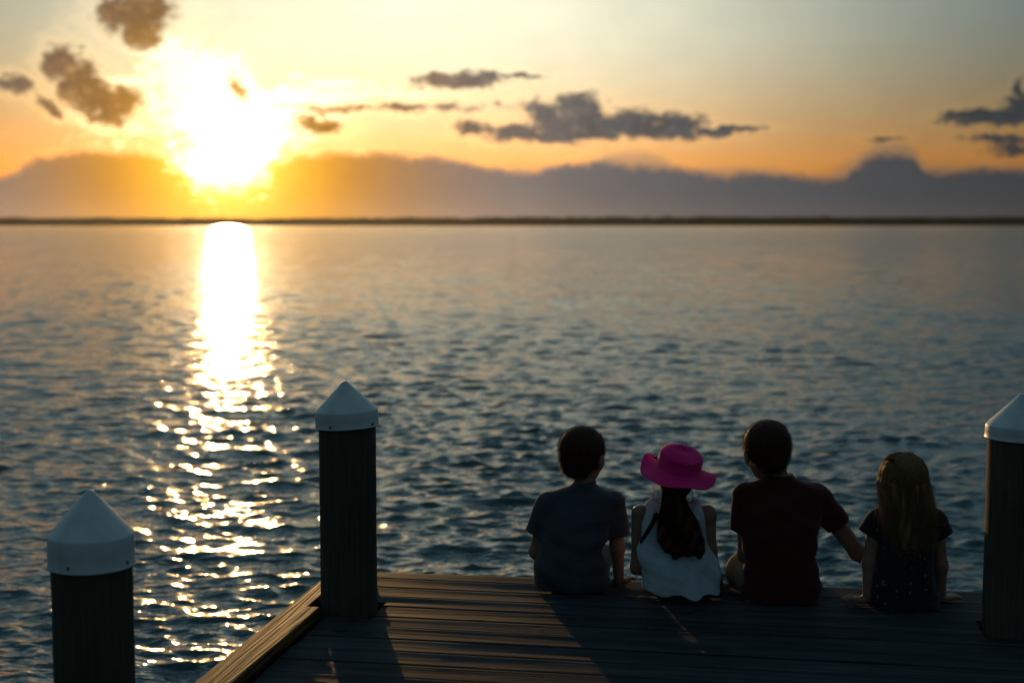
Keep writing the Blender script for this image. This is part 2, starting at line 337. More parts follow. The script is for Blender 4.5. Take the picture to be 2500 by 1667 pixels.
# ------------------------------------------------------------------ water
def build_water():
    # rings of growing size round the dock; finer where the bay opens in front of it
    a_in = np.linspace(-R(29), R(29), 520)
    a_out = np.linspace(R(29), 2 * math.pi - R(29), 60)[1:-1]
    ang = np.concatenate([a_in, a_out]); na = len(ang)
    r = [2.0]
    while r[-1] < 6200: r.append(r[-1] * (1.006 if r[-1] < 6.5 else 1.0030 if r[-1] < 45 else 1.005 if r[-1] < 250 else 1.02))
    r = np.array(r); nr = len(r)
    A, Rr = np.meshgrid(ang, r)
    x = Rr * np.sin(A); y = Rr * np.cos(A)
    z = np.zeros_like(x); dx = np.zeros_like(x); dy = np.zeros_like(x)
    rng = np.random.default_rng(11)
    n = 150
    lam = np.exp(np.linspace(math.log(0.11), math.log(2.6), n)) * rng.uniform(0.95, 1.05, n)
    th = R(258) + rng.normal(0, 0.60, n) * np.where(lam < 0.45, 1.25, 0.75)
    slope = 0.0255 * np.interp(np.log(lam), np.log([0.11, 0.25, 0.5, 0.9, 1.6, 2.6]), [1.5, 1.7, 1.05, 0.48, 0.28, 0.18])
    amp = slope * lam / (2 * math.pi)
    ph = rng.uniform(0, 2 * math.pi, n)
    cell = np.maximum(Rr * 0.0032, 0.02)
    for i in range(n):
        k = 2 * math.pi / lam[i]; cx, cy = math.cos(th[i]), math.sin(th[i])
        fade = np.clip((lam[i] / cell - 2.2) / 2.0, 0, 1)
        rows = fade[:, 0] > 0
        q = k * (cx * x[rows] + cy * y[rows]) + ph[i]
        fz = fade[rows] * amp[i]
        z[rows] += fz * np.cos(q)
        s = fz * np.sin(q) * 0.9
        dx[rows] -= cx * s; dy[rows] -= cy * s
    # gusts: patches of livelier and calmer water
    gust = 1.0 + 0.28 * np.sin(0.33 * x + 0.21 * y + 1.0) * np.sin(0.17 * y - 0.12 * x + 2.0)
    V = np.stack([x + dx * gust, y + dy * gust, z * gust], -1).reshape(-1, 3)
    V = np.concatenate([V, [[0, 0, 0]]])
    i = np.arange(nr - 1)[:, None] * na; j = np.arange(na)[None, :]; j2 = (j + 1) % na
    F = np.stack([i + j, i + na + j, i + na + j2, i + j2], -1).reshape(-1, 4)
    me = mesh_np('water', V, F)
    m = Mat('bay_water', 0.085, (0.008, 0.050, 0.060), 0.5)
    m.b.inputs['IOR'].default_value = 1.333
    co = m.coord('Object')
    # ripples too small for the mesh
    r1 = xnoise(X.v('MULTIPLY', co, (6.5, 12.0, 0)), 1.0, 2, 0.55)
    r2 = xnoise(X.v('MULTIPLY', co, (1.3, 3.0, 0)), 1.0, 3, 0.55)
    m.bump(r1 * 0.027 + r2 * 0.058, 1.0, 1.0)
    o = link('water', me, m.m); o['kind'] = 'structure'; o['label'] = 'rippling dark blue bay water'
build_water()

def build_shore():
    rng = np.random.default_rng(5)
    n = 1600; xs = np.linspace(-4200, 4200, n); y0 = 3300
    base = 18.0 + 1.6 * np.sin(xs / 700.0) + 1.2 * np.sin(xs / 260.0 + 1) + np.clip(xs / 4200, -1, 1) * 2.0
    trees = base + rng.normal(0, 1.1, n) + 1.2 * np.sin(xs / 23.0) * np.sin(xs / 57.0)
    rows = [(0, np.full(n, -1.0)), (2, np.full(n, 0.8)), (25, np.full(n, 1.6)), (40, trees * 0.8), (70, trees), (200, trees + 1.0), (420, trees * 0.6), (600, np.full(n, -1.0))]
    V = np.concatenate([np.stack([xs, y0 + d + 60 * np.sin(xs / 900.0) + 0 * xs, h], -1) for d, h in rows])
    F = [(j * n + i, j * n + i + 1, (j + 1) * n + i + 1, (j + 1) * n + i) for j in range(len(rows) - 1) for i in range(n - 1)]
    m = Mat('far_woodland', 0.9, (0.03, 0.04, 0.02), 0.1)
    nz = xnoise(X.v('MULTIPLY', m.coord(), (0.05, 0.05, 0.15)), 1, 5, 0.7)
    m.color(m.ramp(nz, [(0.3, (0.018, 0.024, 0.012)), (0.7, (0.055, 0.062, 0.03))]))
    o = link('far_shore', mesh_np('far_shore', V, F), m.m); o['kind'] = 'structure'; o['label'] = 'low dark wooded shore across the bay'
build_shore()

# ------------------------------------------------------------------ dock
DOCK_O = Vector((-0.655, 5.61, DECK_Z))
dock = empty('dock', 'weathered plank boat dock reaching out over the bay with four people seated on its end', 'dock', DOCK_O, DOCK_ANGLE)
W1 = 2.70     # plank ends, right
RAILW = (-0.205, -0.078)
def warp_fn(seed):
    r = random.Random(seed); a, b, c, d = (r.uniform(-1, 1) for _ in range(4))
    return lambda x, y: 0.0016 * a + 0.0015 * b * math.sin(x * 2.1 + c * 3) + 0.0012 * d * (x - 1.2)
edges = [0.493 - 0.146 * i for i in range(0, 52)]
def plank(poly, seed):
    # finer along the length so that the board can wander a little
    cx = sum(p[0] for p in poly) / len(poly); cy = sum(p[1] for p in poly) / len(poly)
    me = prism('plank', [(x - cx, y - cy) for x, y in poly], -0.036, 0.0, 0.005, 2)
    wf = warp_fn(seed); r = random.Random(seed)
    # boards cup as they weather: the long edges stand a little proud of the middle
    bm = bmesh.new(); bm.from_mesh(me)
    ys = [v.co.y for v in bm.verts]; y0, y1 = min(ys), max(ys); ym = (y0 + y1) / 2; hw = (y1 - y0) / 2
    for f in (-0.75, -0.5, -0.25, 0.0, 0.25, 0.5, 0.75):
        bmesh.ops.bisect_plane(bm, geom=bm.verts[:] + bm.edges[:] + bm.faces[:], plane_co=(0, ym + f * hw, 0), plane_no=(0, 1, 0))
    for u in (-0.8, -0.3, 0.2, 0.7):
        bmesh.ops.bisect_plane(bm, geom=bm.verts[:] + bm.edges[:] + bm.faces[:], plane_co=(u, 0, 0), plane_no=(1, 0, 0))
    cup = r.uniform(0.0016, 0.0048); ph = r.uniform(0, 6)
    for v in bm.verts:
        c_ = cup * (1 + 0.5 * math.sin(v.co.x * 2.3 + ph))
        v.co.z += c_ * ((v.co.y - ym) / hw) ** 2 - c_ * 0.5 + wf(v.co.x + cx, 0)
    bm.to_mesh(me); bm.free()
    for q in me.polygons: q.use_smooth = True
    me.set_sharp_from_angle(angle=R(35))
    o = link('plank', me, M['deck'], dock); o.location = (cx, cy, 0.0); o.rotation_euler = (R(r.uniform(-0.5, 0.5)), 0, 0)
    return o
G = 0.0035
U0 = -0.062      # plank ends, left, a dark gap inside the raised board
UL, UR = 0.122, 2.581 - 0.122
plank([(U0, 0.493 + G), (W1, 0.493 + G), (W1, 0.715), (1.3, 0.663), (U0, 0.607)], 1)
NV = 0.118
for i in range(len(edges) - 1):
    v1, v0 = edges[i] - G, edges[i + 1] + G
    e = random.Random(i).uniform(-0.006, 0.006)
    left = [(U0 + e, v1), (U0 + e, v0)]; right = [(W1, v0), (W1, v1)]
    # boards are cut out round the two corner pilings
    a, b = max(v0, -NV), min(v1, NV)
    if b > a:
        if a > v0 and b >= v1: left = [(UL, v1), (UL, a), (U0 + e, a), (U0 + e, v0)]
        elif a <= v0 and b < v1: left = [(U0 + e, v1), (U0 + e, b), (UL, b), (UL, v0)]
        else: left = [(UL, v1), (UL, v0)]
    rv = 0.131; a, b = max(v0, rv - NV), min(v1, rv + NV)
    if b > a:
        if a > v0 and b >= v1: right = [(W1, v0), (W1, a), (UR, a), (UR, v1)]
        elif a <= v0 and b < v1: right = [(UR, v0), (UR, b), (W1, b), (W1, v1)]
        else: right = [(UR, v0), (UR, v1)]
    plank(left + right, i + 10)
# raised side boards, notched round the pilings
def side_board(poly, name='side_board'):
    cx = sum(p[0] for p in poly) / len(poly); cy = sum(p[1] for p in poly) / len(poly)
    me = prism(name, [(x - cx, y - cy) for x, y in poly], 0.0, 0.040, 0.006, 3)
    o = link(name, me, M['rail'], dock); o.location = (cx, cy, 0.0005); return o
a0, a1 = RAILW
side_board([(a0, 0.60), (a0, -2.35), (a1, -2.35), (a1, -0.135), (-0.126, -0.135), (-0.126, 0.125), (a1, 0.125), (a1, 0.60)])
side_board([(a0, -2.356), (a0, -5.4), (a1, -5.4), (a1, -2.356)])
b0, b1 = W1 + 0.012, W1 + 0.14
side_board([(b1, 0.72), (b0, 0.72), (b0, -2.35), (b1, -2.35)])
side_board([(b1, -2.356), (b0, -2.356), (b0, -5.4), (b1, -5.4)])
def beam(name, u0, u1, v0, v1, z0, z1):
    me = prism(name, [(u0, v0), (u1, v0), (u1, v1), (u0, v1)], z0, z1, 0.003, 1)
    return link(name, me, M['joist'], dock)
beam('rim_joist', a0 + 0.01, a0 + 0.055, -6.9, 0.585, -0.24, -0.001)
beam('rim_joist', b1 - 0.055, b1 - 0.01, -6.9, 0.68, -0.24, -0.001)
beam('end_joist', a0 + 0.058, b1 - 0.058, 0.535, 0.578, -0.24, -0.038)
for k, u in enumerate((0.25, 0.76, 1.27, 1.78, 2.30)):
    beam('joist', u - 0.02, u + 0.02, -6.9, 0.53, -0.23, -0.038)
beam('cross_beam', a0 + 0.06, b1 - 0.06, -0.22, -0.135, -0.44, -0.242)
beam('cross_beam', a0 + 0.06, b1 - 0.06, -2.22, -2.135, -0.44, -0.242)

# ------------------------------------------------------------------ pilings
def piling(label, loc, post_r, cap_r, z_bot, z_rim, z_apex, tilt, screws, seed):
    """heights are above the deck; the post stands in the bay bed"""
    t = empty('piling', label, 'piling', (loc[0], loc[1], 0), DOCK_ANGLE, 'white capped mooring pilings of the dock')
    n = 48; zs = np.concatenate([[-1.6, -0.6, 0.0], np.linspace(0.3, DECK_Z + z_bot + 0.03, 26)])
    rng = random.Random(seed); ph = [rng.uniform(0, 6.3) for _ in range(6)]
    V = []
    for z in zs:
        for i in range(n):
            a = 2 * math.pi * i / n
            r = post_r * (1.0 - 0.012 * (z - DECK_Z)) * (1 + 0.007 * math.sin(3 * a + ph[0] + z) + 0.005 * math.sin(5 * a + ph[1]) + 0.004 * math.sin(z * 9 + ph[2]) + 0.003 * math.sin(z * 23 + 2 * a + ph[3]))
            V.append((r * math.cos(a), r * math.sin(a), z))
    F = [(j * n + i, j * n + (i + 1) % n, (j + 1) * n + (i + 1) % n, (j + 1) * n + i) for j in range(len(zs) - 1) for i in range(n)]
    link('post', mesh_np('post', V, F), M['post'], t)
    h = z_rim - z_bot; c = z_apex - z_rim
    tip = 0.013
    prof = [(post_r * 0.98, 0.004), (cap_r + 0.001, 0.0), (cap_r + 0.0025, 0.003), (cap_r, 0.009)]
    prof += [(cap_r, h * 0.5), (cap_r - 0.0005, h - 0.003), (cap_r - 0.0015, h), (cap_r - 0.006, h + 0.005)]
    for k in range(1, 12):
        f = k / 12; prof.append(((cap_r - 0.006) * (1 - f) + tip * f, h + 0.006 + (c - 0.012) * f))
    prof += [(tip, h + c - 0.006), (tip * 0.75, h + c - 0.002), (tip * 0.4, h + c), (0.0005, h + c)]
    me = lathe('cap', prof, 64); me.set_sharp_from_angle(angle=R(24))
    cp = link('cap', me, M['cap'], t, (0, 0, DECK_Z + z_bot))
    cp.rotation_euler = tilt
    for a in screws:
        me = lathe('screw', [(0.0005, 0.004), (0.003, 0.0038), (0.0052, 0.002), (0.0055, -0.002)], 12)
        s = link('screw', me, M['screw'], cp); r = cap_r + 0.0005
        s.location = (r * math.cos(a), r * math.sin(a), h * 0.2)
        s.rotation_euler = (0, R(90), a)
    return t
piling('white capped wooden piling rising from the deck corner beside the side board', (-0.655, 5.61), 0.1135, 0.1255, 0.738, 0.803, 0.918, (R(0.5), R(-2.6), 0), (R(-105), R(-22), R(80)), 1)
piling('white capped piling standing in the water outside the side board, nearest the camera', (-1.262, 4.20), 0.119, 0.1265, 0.52, 0.615, 0.748, (R(0.6), R(0.4), 0), (R(-95), R(-10)), 2)
piling('white capped wooden piling cut off by the right picture edge, beside the long haired girl', (1.911, 5.30), 0.120, 0.1275, 0.735, 0.785, 0.905, (R(0), R(1.2), 0), (R(-60), R(150)), 3)
# ------------------------------------------------------------------ people: bodies grown from smooth distance fields
class Field:
    def __init__(s, lo, hi, res):
        s.lo = np.array(lo, np.float32); s.res = res
        s.n = np.ceil((np.array(hi) - s.lo) / res).astype(int) + 1
        s.g = np.full(tuple(s.n), 0.5, np.float32)
    def box(s, lo, hi):
        a = np.clip(np.floor((np.array(lo) - s.lo) / s.res).astype(int), 0, s.n - 1); b = np.clip(np.ceil((np.array(hi) - s.lo) / s.res).astype(int) + 1, 1, s.n)
        sl = tuple(slice(i, j) for i, j in zip(a, b))
        ax = [s.lo[k] + s.res * np.arange(a[k], b[k], dtype=np.float32) for k in range(3)]
        return sl, ax[0][:, None, None], ax[1][None, :, None], ax[2][None, None, :]
    def join(s, sl, d, k):
        g = s.g[sl]
        if k > 0:
            h = np.maximum(k - np.abs(g - d), 0) / k
            s.g[sl] = np.minimum(g, d) - h * h * k * 0.25
        else: s.g[sl] = np.minimum(g, d)
    def cut(s, sl, d): s.g[sl] = np.maximum(s.g[sl], d)
    def capsule(s, a, b, ra, rb, k=0.02):
        a = np.array(a, float); b = np.array(b, float); m = max(ra, rb) + k + 0.03
        sl, x, y, z = s.box(np.minimum(a, b) - m, np.maximum(a, b) + m)
        ab = b - a; L = float(ab @ ab) + 1e-9
        t = np.clip(((x - a[0]) * ab[0] + (y - a[1]) * ab[1] + (z - a[2]) * ab[2]) / L, 0, 1)
        d = np.sqrt((x - a[0] - t * ab[0]) ** 2 + (y - a[1] - t * ab[1]) ** 2 + (z - a[2] - t * ab[2]) ** 2) - (ra + (rb - ra) * t)
        s.join(sl, d, k)
    def chain(s, pts, rad, k=0.02):
        for i in range(len(pts) - 1): s.capsule(pts[i], pts[i + 1], rad[i], rad[i + 1], k)
    def ellip(s, c, r, rot=None, k=0.02, cutplane=None):
        c = np.array(c, float); r = np.array(r, float); m = r.max() + k + 0.03
        sl, x, y, z = s.box(c - m, c + m)
        p = [x - c[0], y - c[1], z - c[2]]
        if rot is not None:
            Q = np.array(rot.transposed()); p = [Q[i][0] * p[0] + Q[i][1] * p[1] + Q[i][2] * p[2] for i in range(3)]
        k0 = np.sqrt((p[0] / r[0]) ** 2 + (p[1] / r[1]) ** 2 + (p[2] / r[2]) ** 2)
        k1 = np.sqrt((p[0] / r[0] ** 2) ** 2 + (p[1] / r[1] ** 2) ** 2 + (p[2] / r[2] ** 2) ** 2) + 1e-6
        d = k0 * (k0 - 1) / k1
        if cutplane is not None:
            n, off = cutplane; d = np.maximum(d, off - (n[0] * p[0] + n[1] * p[1] + n[2] * p[2]))
        s.join(sl, d.astype(np.float32), k)
    def torso(s, rows, grow=0.0, k=0.02, zmin=None, power=2.35, wob=None):
        """rows: (z, centre x, centre y, half width, half depth), top to bottom"""
        q = np.array(rows)[::-1]
        z0, z1 = q[0, 0], q[-1, 0]
        m = 0.06
        sl, x, y, z = s.box((q[:, 1].min() - q[:, 3].max() - m, q[:, 2].min() - q[:, 4].max() - m, z0 - m), (q[:, 1].max() + q[:, 3].max() + m, q[:, 2].max() + q[:, 4].max() + m, z1 + m))
        zz = z.ravel(); zc = np.clip(zz, z0, z1)
        def cub(col):   # smooth interpolation
            dz = np.gradient(q[:, col], q[:, 0]); i = np.clip(np.searchsorted(q[:, 0], zc) - 1, 0, len(q) - 2)
            h = q[i + 1, 0] - q[i, 0]; t = (zc - q[i, 0]) / h
            return ((2 * t**3 - 3 * t**2 + 1) * q[i, col] + (t**3 - 2 * t**2 + t) * h * dz[i] + (-2 * t**3 + 3 * t**2) * q[i + 1, col] + (t**3 - t**2) * h * dz[i + 1])[None, None, :]
        cx, cy, rx, ry = cub(1), cub(2), cub(3) + grow, cub(4) + grow
        e = (np.abs((x - cx) / rx) ** power + np.abs((y - cy) / ry) ** power) ** (1 / power)
        d = (e - 1) * np.minimum(rx, ry)
        d = np.maximum(d, np.maximum(z0 - grow - z, z - z1 - grow))
        if wob is not None: d = d + wob(x, y, z)
        s.join(sl, d.astype(np.float32), k)
    def mesh(s, name):
        g = s.g; sg = g < 0
        cell = np.zeros(tuple(s.n - 1), np.int8)
        for i in (0, 1):
            for j in (0, 1):
                for k in (0, 1): cell += sg[i:s.n[0] - 1 + i, j:s.n[1] - 1 + j, k:s.n[2] - 1 + k]
        act = (cell > 0) & (cell < 8)
        idx = np.full(act.shape, -1, np.int64); I = np.argwhere(act); idx[act] = np.arange(len(I))
        acc = np.zeros((len(I), 3)); cnt = np.zeros(len(I))
        for ax in range(3):
            o1, o2 = [a for a in range(3) if a != ax]
            for u in (0, 1):
                for w in (0, 1):
                    off = np.zeros(3, int); off[o1] = u; off[o2] = w
                    A = I + off; B = A.copy(); B[:, ax] += 1
                    ga = g[A[:, 0], A[:, 1], A[:, 2]]; gb = g[B[:, 0], B[:, 1], B[:, 2]]
                    mk = (ga < 0) != (gb < 0); t = np.where(mk, ga / np.where(mk, ga - gb, 1), 0)
                    P = off[None, :].astype(float).repeat(len(I), 0); P[:, ax] = t
                    acc[mk] += P[mk]; cnt[mk] += 1
        V = (I + acc / np.maximum(cnt, 1)[:, None]) * s.res + s.lo
        F = []
        for ax in range(3):
            o1, o2 = (ax + 1) % 3, (ax + 2) % 3
            sA = [slice(0, s.n[a] - 1) if a == ax else slice(1, s.n[a] - 1) for a in range(3)]
            sB = list(sA); sB[ax] = slice(1, s.n[ax])
            a_, b_ = sg[tuple(sA)], sg[tuple(sB)]
            E_ = np.argwhere(a_ != b_); fl = a_[a_ != b_]
            base = E_.copy(); base[:, o1] += 1; base[:, o2] += 1
            def at_(u, w):
                q = base.copy(); q[:, o1] -= u; q[:, o2] -= w; return idx[q[:, 0], q[:, 1], q[:, 2]]
            Q = np.stack([at_(1, 1), at_(0, 1), at_(0, 0), at_(1, 0)], -1)
            Q[~fl] = Q[~fl][:, ::-1]; F.append(Q)
        F = np.concatenate(F); F = F[(F >= 0).all(1)]
        return mesh_np(name, V, F)

def hand(fd, wrist, fwd, up, side, s=1.0, curl=0.25, r=0.0066):
    """palm, four unequal bent fingers and a thumb leaving the side of the palm; side = +1 puts the thumb on fwd x up"""
    f = Vector(fwd).normalized(); u = (Vector(up) - f * Vector(up).dot(f)).normalized(); t = f.cross(u) * side
    w = Vector(wrist)
    P = lambda a, b, c: tuple(w + f * a * s + t * b * s + u * c * s)
    fd.capsule(wrist, P(0.028, 0, 0), 0.017 * s, 0.016 * s, 0.012)
    for b in (-0.022, -0.008, 0.007, 0.021): fd.capsule(P(0.018, b * 0.7, 0), P(0.062, b, 0.004), 0.011 * s, 0.0095 * s, 0.012)
    for b, L in ((-0.025, 0.046), (-0.009, 0.060), (0.008, 0.066), (0.024, 0.058)):
        p0 = P(0.060, b, 0.005); c = curl
        p1 = P(0.060 + 0.42 * L, b * 1.08, 0.005 + 0.35 * L * (0.35 - c)); p2 = P(0.060 + 0.75 * L, b * 1.12, 0.004 - 0.55 * L * c); p3 = P(0.060 + L * (1 - 0.12 * c), b * 1.14, 0.001 - 1.0 * L * c)
        fd.chain([p0, p1, p2, p3], [r * 1.15, r * 1.05, r, r * 0.85], 0.004)
    fd.chain([P(0.012, 0.018, -0.002), P(0.036, 0.040, -0.006), P(0.058, 0.050, -0.010), P(0.076, 0.053, -0.013)], [0.0125 * s, 0.0095, 0.0080, 0.0068], 0.008)

def head_rot(yaw, pitch, roll):
    return Matrix.Rotation(R(yaw), 3, 'Z') @ Matrix.Rotation(R(roll), 3, 'Y') @ Matrix.Rotation(R(pitch), 3, 'X')
def head(fd, c, Q, s):
    c = Vector(c); P = lambda x, y, z: tuple(c + Q @ Vector((x, y, z)) * s)
    E = lambda p, r, k=0.02: fd.ellip(P(*p), [q * s for q in r], Q, k)
    E((0, -0.012, 0.022), (0.076, 0.094, 0.082), 0)          # skull
    E((0, 0.034, -0.034), (0.058, 0.060, 0.066), 0.03)       # face
    E((0, 0.052, -0.078), (0.030, 0.030, 0.022), 0.03)       # chin
    E((0, 0.070, 0.022), (0.050, 0.022, 0.014), 0.02)        # brow
    for x in (-1, 1):
        E((x * 0.034, 0.070, -0.030), (0.022, 0.020, 0.020), 0.02)     # cheeks
        E((x * 0.079, 0.004, -0.014), (0.008, 0.019, 0.030), 0.008)    # ears
        E((x * 0.084, -0.004, -0.006), (0.005, 0.013, 0.020), 0.006)
    fd.chain([P(0, 0.088, 0.008), P(0, 0.104, -0.024), P(0, 0.098, -0.030)], [0.008 * s, 0.011 * s, 0.012 * s], 0.012)   # nose
    E((0, 0.088, -0.054), (0.020, 0.008, 0.005), 0.006); E((0, 0.087, -0.063), (0.017, 0.008, 0.005), 0.006)             # lips

def strands(name, paths, r0=0.0006, r1=0.0003, sides=3):
    """paths: (n, m, 3) array of hair strands -> thin tubes in one mesh"""
    p = np.asarray(paths, float); n, m, _ = p.shape
    tan = np.gradient(p, axis=1); tan /= np.linalg.norm(tan, axis=2, keepdims=True) + 1e-9
    ref = np.tile(np.array([0.3, 0.2, 0.93]), (n, m, 1)); ref[np.abs((tan * ref).sum(2)) > 0.9] = (1, 0, 0)
    a = np.cross(tan, ref); a /= np.linalg.norm(a, axis=2, keepdims=True) + 1e-9; b = np.cross(tan, a)
    rad = np.broadcast_to(np.linspace(1, 0, m)[None, :, None] * (r0 - r1) + r1, (n, m, 1))
    ring = [p + rad * (math.cos(q) * a + math.sin(q) * b) for q in (2 * math.pi * i / sides for i in range(sides))]
    V = np.stack(ring, 2).reshape(-1, 3)
    i = (np.arange(n) * m * sides)[:, None, None]; j = (np.arange(m - 1) * sides)[None, :, None]; k = np.arange(sides)[None, None, :]; k2 = (k + 1) % sides
    F = np.stack([i + j + k, i + j + k2, i + j + sides + k2, i + j + sides + k], -1).reshape(-1, 4)
    return V, F
def merge(name, parts):
    V = []; F = []; n = 0
    for v, f in parts: V.append(v); F.append(np.asarray(f) + n); n += len(v)
    return mesh_np(name, np.concatenate(V), np.concatenate(F))
def me_arrays(me):
    v = np.empty(len(me.vertices) * 3, np.float32); me.vertices.foreach_get('co', v)
    f = np.empty(len(me.loops), np.int32); me.loops.foreach_get('vertex_index', f); return v.reshape(-1, 3), f.reshape(-1, 4)

def skin_mat(name, col):
    m = Mat(name, 0.52, col, 0.35)
    n = xnoise(m.coord(), 26, 4, 0.6); m.color(m.ramp(n, [(0.3, tuple(c * 0.86 for c in col)), (0.7, tuple(min(1, c * 1.1) for c in col))]))
    m.b.inputs['Subsurface Weight'].default_value = 0.12; m.b.inputs['Subsurface Radius'].default_value = (0.012, 0.004, 0.002); m.b.inputs['Subsurface Scale'].default_value = 1.0
    m.bump(n, 0.1, 0.002); return m.m
def cloth_mat(name, col, weave=420, dots=None):
    m = Mat(name, 0.88, col, 0.2); co = m.coord()
    n = xnoise(co, 14, 4, 0.6); w = xnoise(X.v('MULTIPLY', co, (weave, weave, weave)), 1, 2, 0.5)
    c = m.ramp(n * 0.6 + w * 0.4, [(0.3, tuple(q * 0.8 for q in col)), (0.7, tuple(min(1, q * 1.15) for q in col))])
    if dots:
        vo = m.t.nodes.new('ShaderNodeTexVoronoi'); vo.inputs['Scale'].default_value = 38; X.put(vo.inputs['Vector'], co)
        vs = m.t.nodes.new('ShaderNodeSeparateXYZ'); m.t.links.new(vo.outputs['Color'], vs.inputs[0])
        k = (1.0 - xsmooth(X(vo.outputs['Distance']), 0.16, 0.30)) * xsmooth(X(vs.outputs[0]), 0.50, 0.56)
        c = xmix(c, dots, k)
    m.color(c); m.b.inputs['Sheen Weight'].default_value = 0.15
    m.bump(n * 0.7 + w * 0.3, 0.35, 0.004); return m.m
def hair_mat(name, dark, light):
    m = Mat(name, 0.55, light, 0.15); co = m.coord()
    n = xnoise(X.v('MULTIPLY', co, (160, 160, 9)), 1, 3, 0.6)
    m.color(m.ramp(n, [(0.3, dark), (0.7, light)])); m.bump(n, 0.4, 0.002); return m.m
M['skin'] = skin_mat('fair_skin', (0.27, 0.15, 0.10))
M['blue_cloth'] = cloth_mat('slate_blue_jersey', (0.056, 0.058, 0.072))
M['dark_shorts'] = cloth_mat('dark_shorts_cloth', (0.022, 0.024, 0.03))
M['white_cloth'] = cloth_mat('pale_blue_white_cotton', (0.46, 0.52, 0.58))
M['red_cloth'] = cloth_mat('dark_red_jersey', (0.060, 0.007, 0.006))
M['tan_shorts'] = cloth_mat('tan_shorts_cloth', (0.20, 0.13, 0.06))
M['floral'] = cloth_mat('dark_floral_cotton', (0.012, 0.012, 0.014), dots=(0.13, 0.11, 0.10))
M['pink'] = cloth_mat('magenta_hat_cloth', (0.78, 0.012, 0.19))
M['brown_hair'] = hair_mat('short_brown_hair', (0.022, 0.009, 0.004), (0.075, 0.030, 0.012))
M['auburn_hair'] = hair_mat('auburn_hair', (0.025, 0.009, 0.004), (0.085, 0.032, 0.012))
M['blonde_hair'] = hair_mat('dark_blonde_hair', (0.13, 0.070, 0.028), (0.36, 0.205, 0.085))
M['cord'] = Mat('dark_cord', 0.7, (0.03, 0.03, 0.04)).m
def eye_mat():
    m = Mat('eye', 0.15, (0.8, 0.8, 0.8)); sp = m.t.nodes.new('ShaderNodeSeparateXYZ'); X.put(sp.inputs[0], m.coord())
    m.color(m.ramp(X(sp.outputs[1]) * 100.0, [(0.55, (0.75, 0.73, 0.70)), (0.82, (0.08, 0.05, 0.03)), (0.95, (0.005, 0.005, 0.005))])); return m.m
M['eye'] = eye_mat()

def wrinkles(seed, amp, kz=55, kx=22):
    r = np.random.default_rng(seed); q = r.uniform(0, 6.3, 8); s_ = r.uniform(0.6, 1.5, 8)
    def w(x, y, z):
        a = np.sin(z * kz * s_[0] + x * kx * s_[1] + 1.3 * np.sin(x * 19 * s_[2] + q[1]) + q[0])
        b = np.sin(z * kz * 0.6 * s_[3] - x * kx * 1.4 * s_[4] + 1.5 * np.sin(z * 14 + q[3]) + q[2])
        c = np.sin(x * 38 * s_[5] + y * 15 + 1.2 * np.sin(z * 21 * s_[6] + q[5]) + q[4])
        return amp * (0.45 * a * np.abs(a) + 0.35 * b + 0.35 * c)
    return w

def legs(fd, sp, spread=0.075, knee_y=0.37, r=1.0):
    for x in (-1, 1):
        hip = (sp['cx'] + x * spread, 0.01, 0.075); kn = (sp['cx'] + x * (spread + 0.012), knee_y, 0.062); an = (sp['cx'] + x * (spread + 0.005), knee_y + 0.035, -0.29)
        fd.chain([hip, kn], [0.070 * r, 0.048 * r], 0.03); fd.chain([kn, (an[0], an[1] - 0.018, -0.13), an], [0.048 * r, 0.045 * r, 0.028 * r], 0.02)
        fd.chain([an, (an[0], an[1] + 0.02, -0.335), (an[0] + x * 0.012, an[1] + 0.115, -0.365)], [0.028 * r, 0.032 * r, 0.016 * r], 0.02)
        for t in range(5): fd.capsule((an[0] + x * (0.012 + (t - 2) * -0.009), an[1] + 0.11, -0.367), (an[0] + x * (0.014 + (t - 2) * -0.010), an[1] + 0.135 - 0.006 * t, -0.370), 0.0085 - 0.0007 * t, 0.0065 - 0.0006 * t, 0.005)

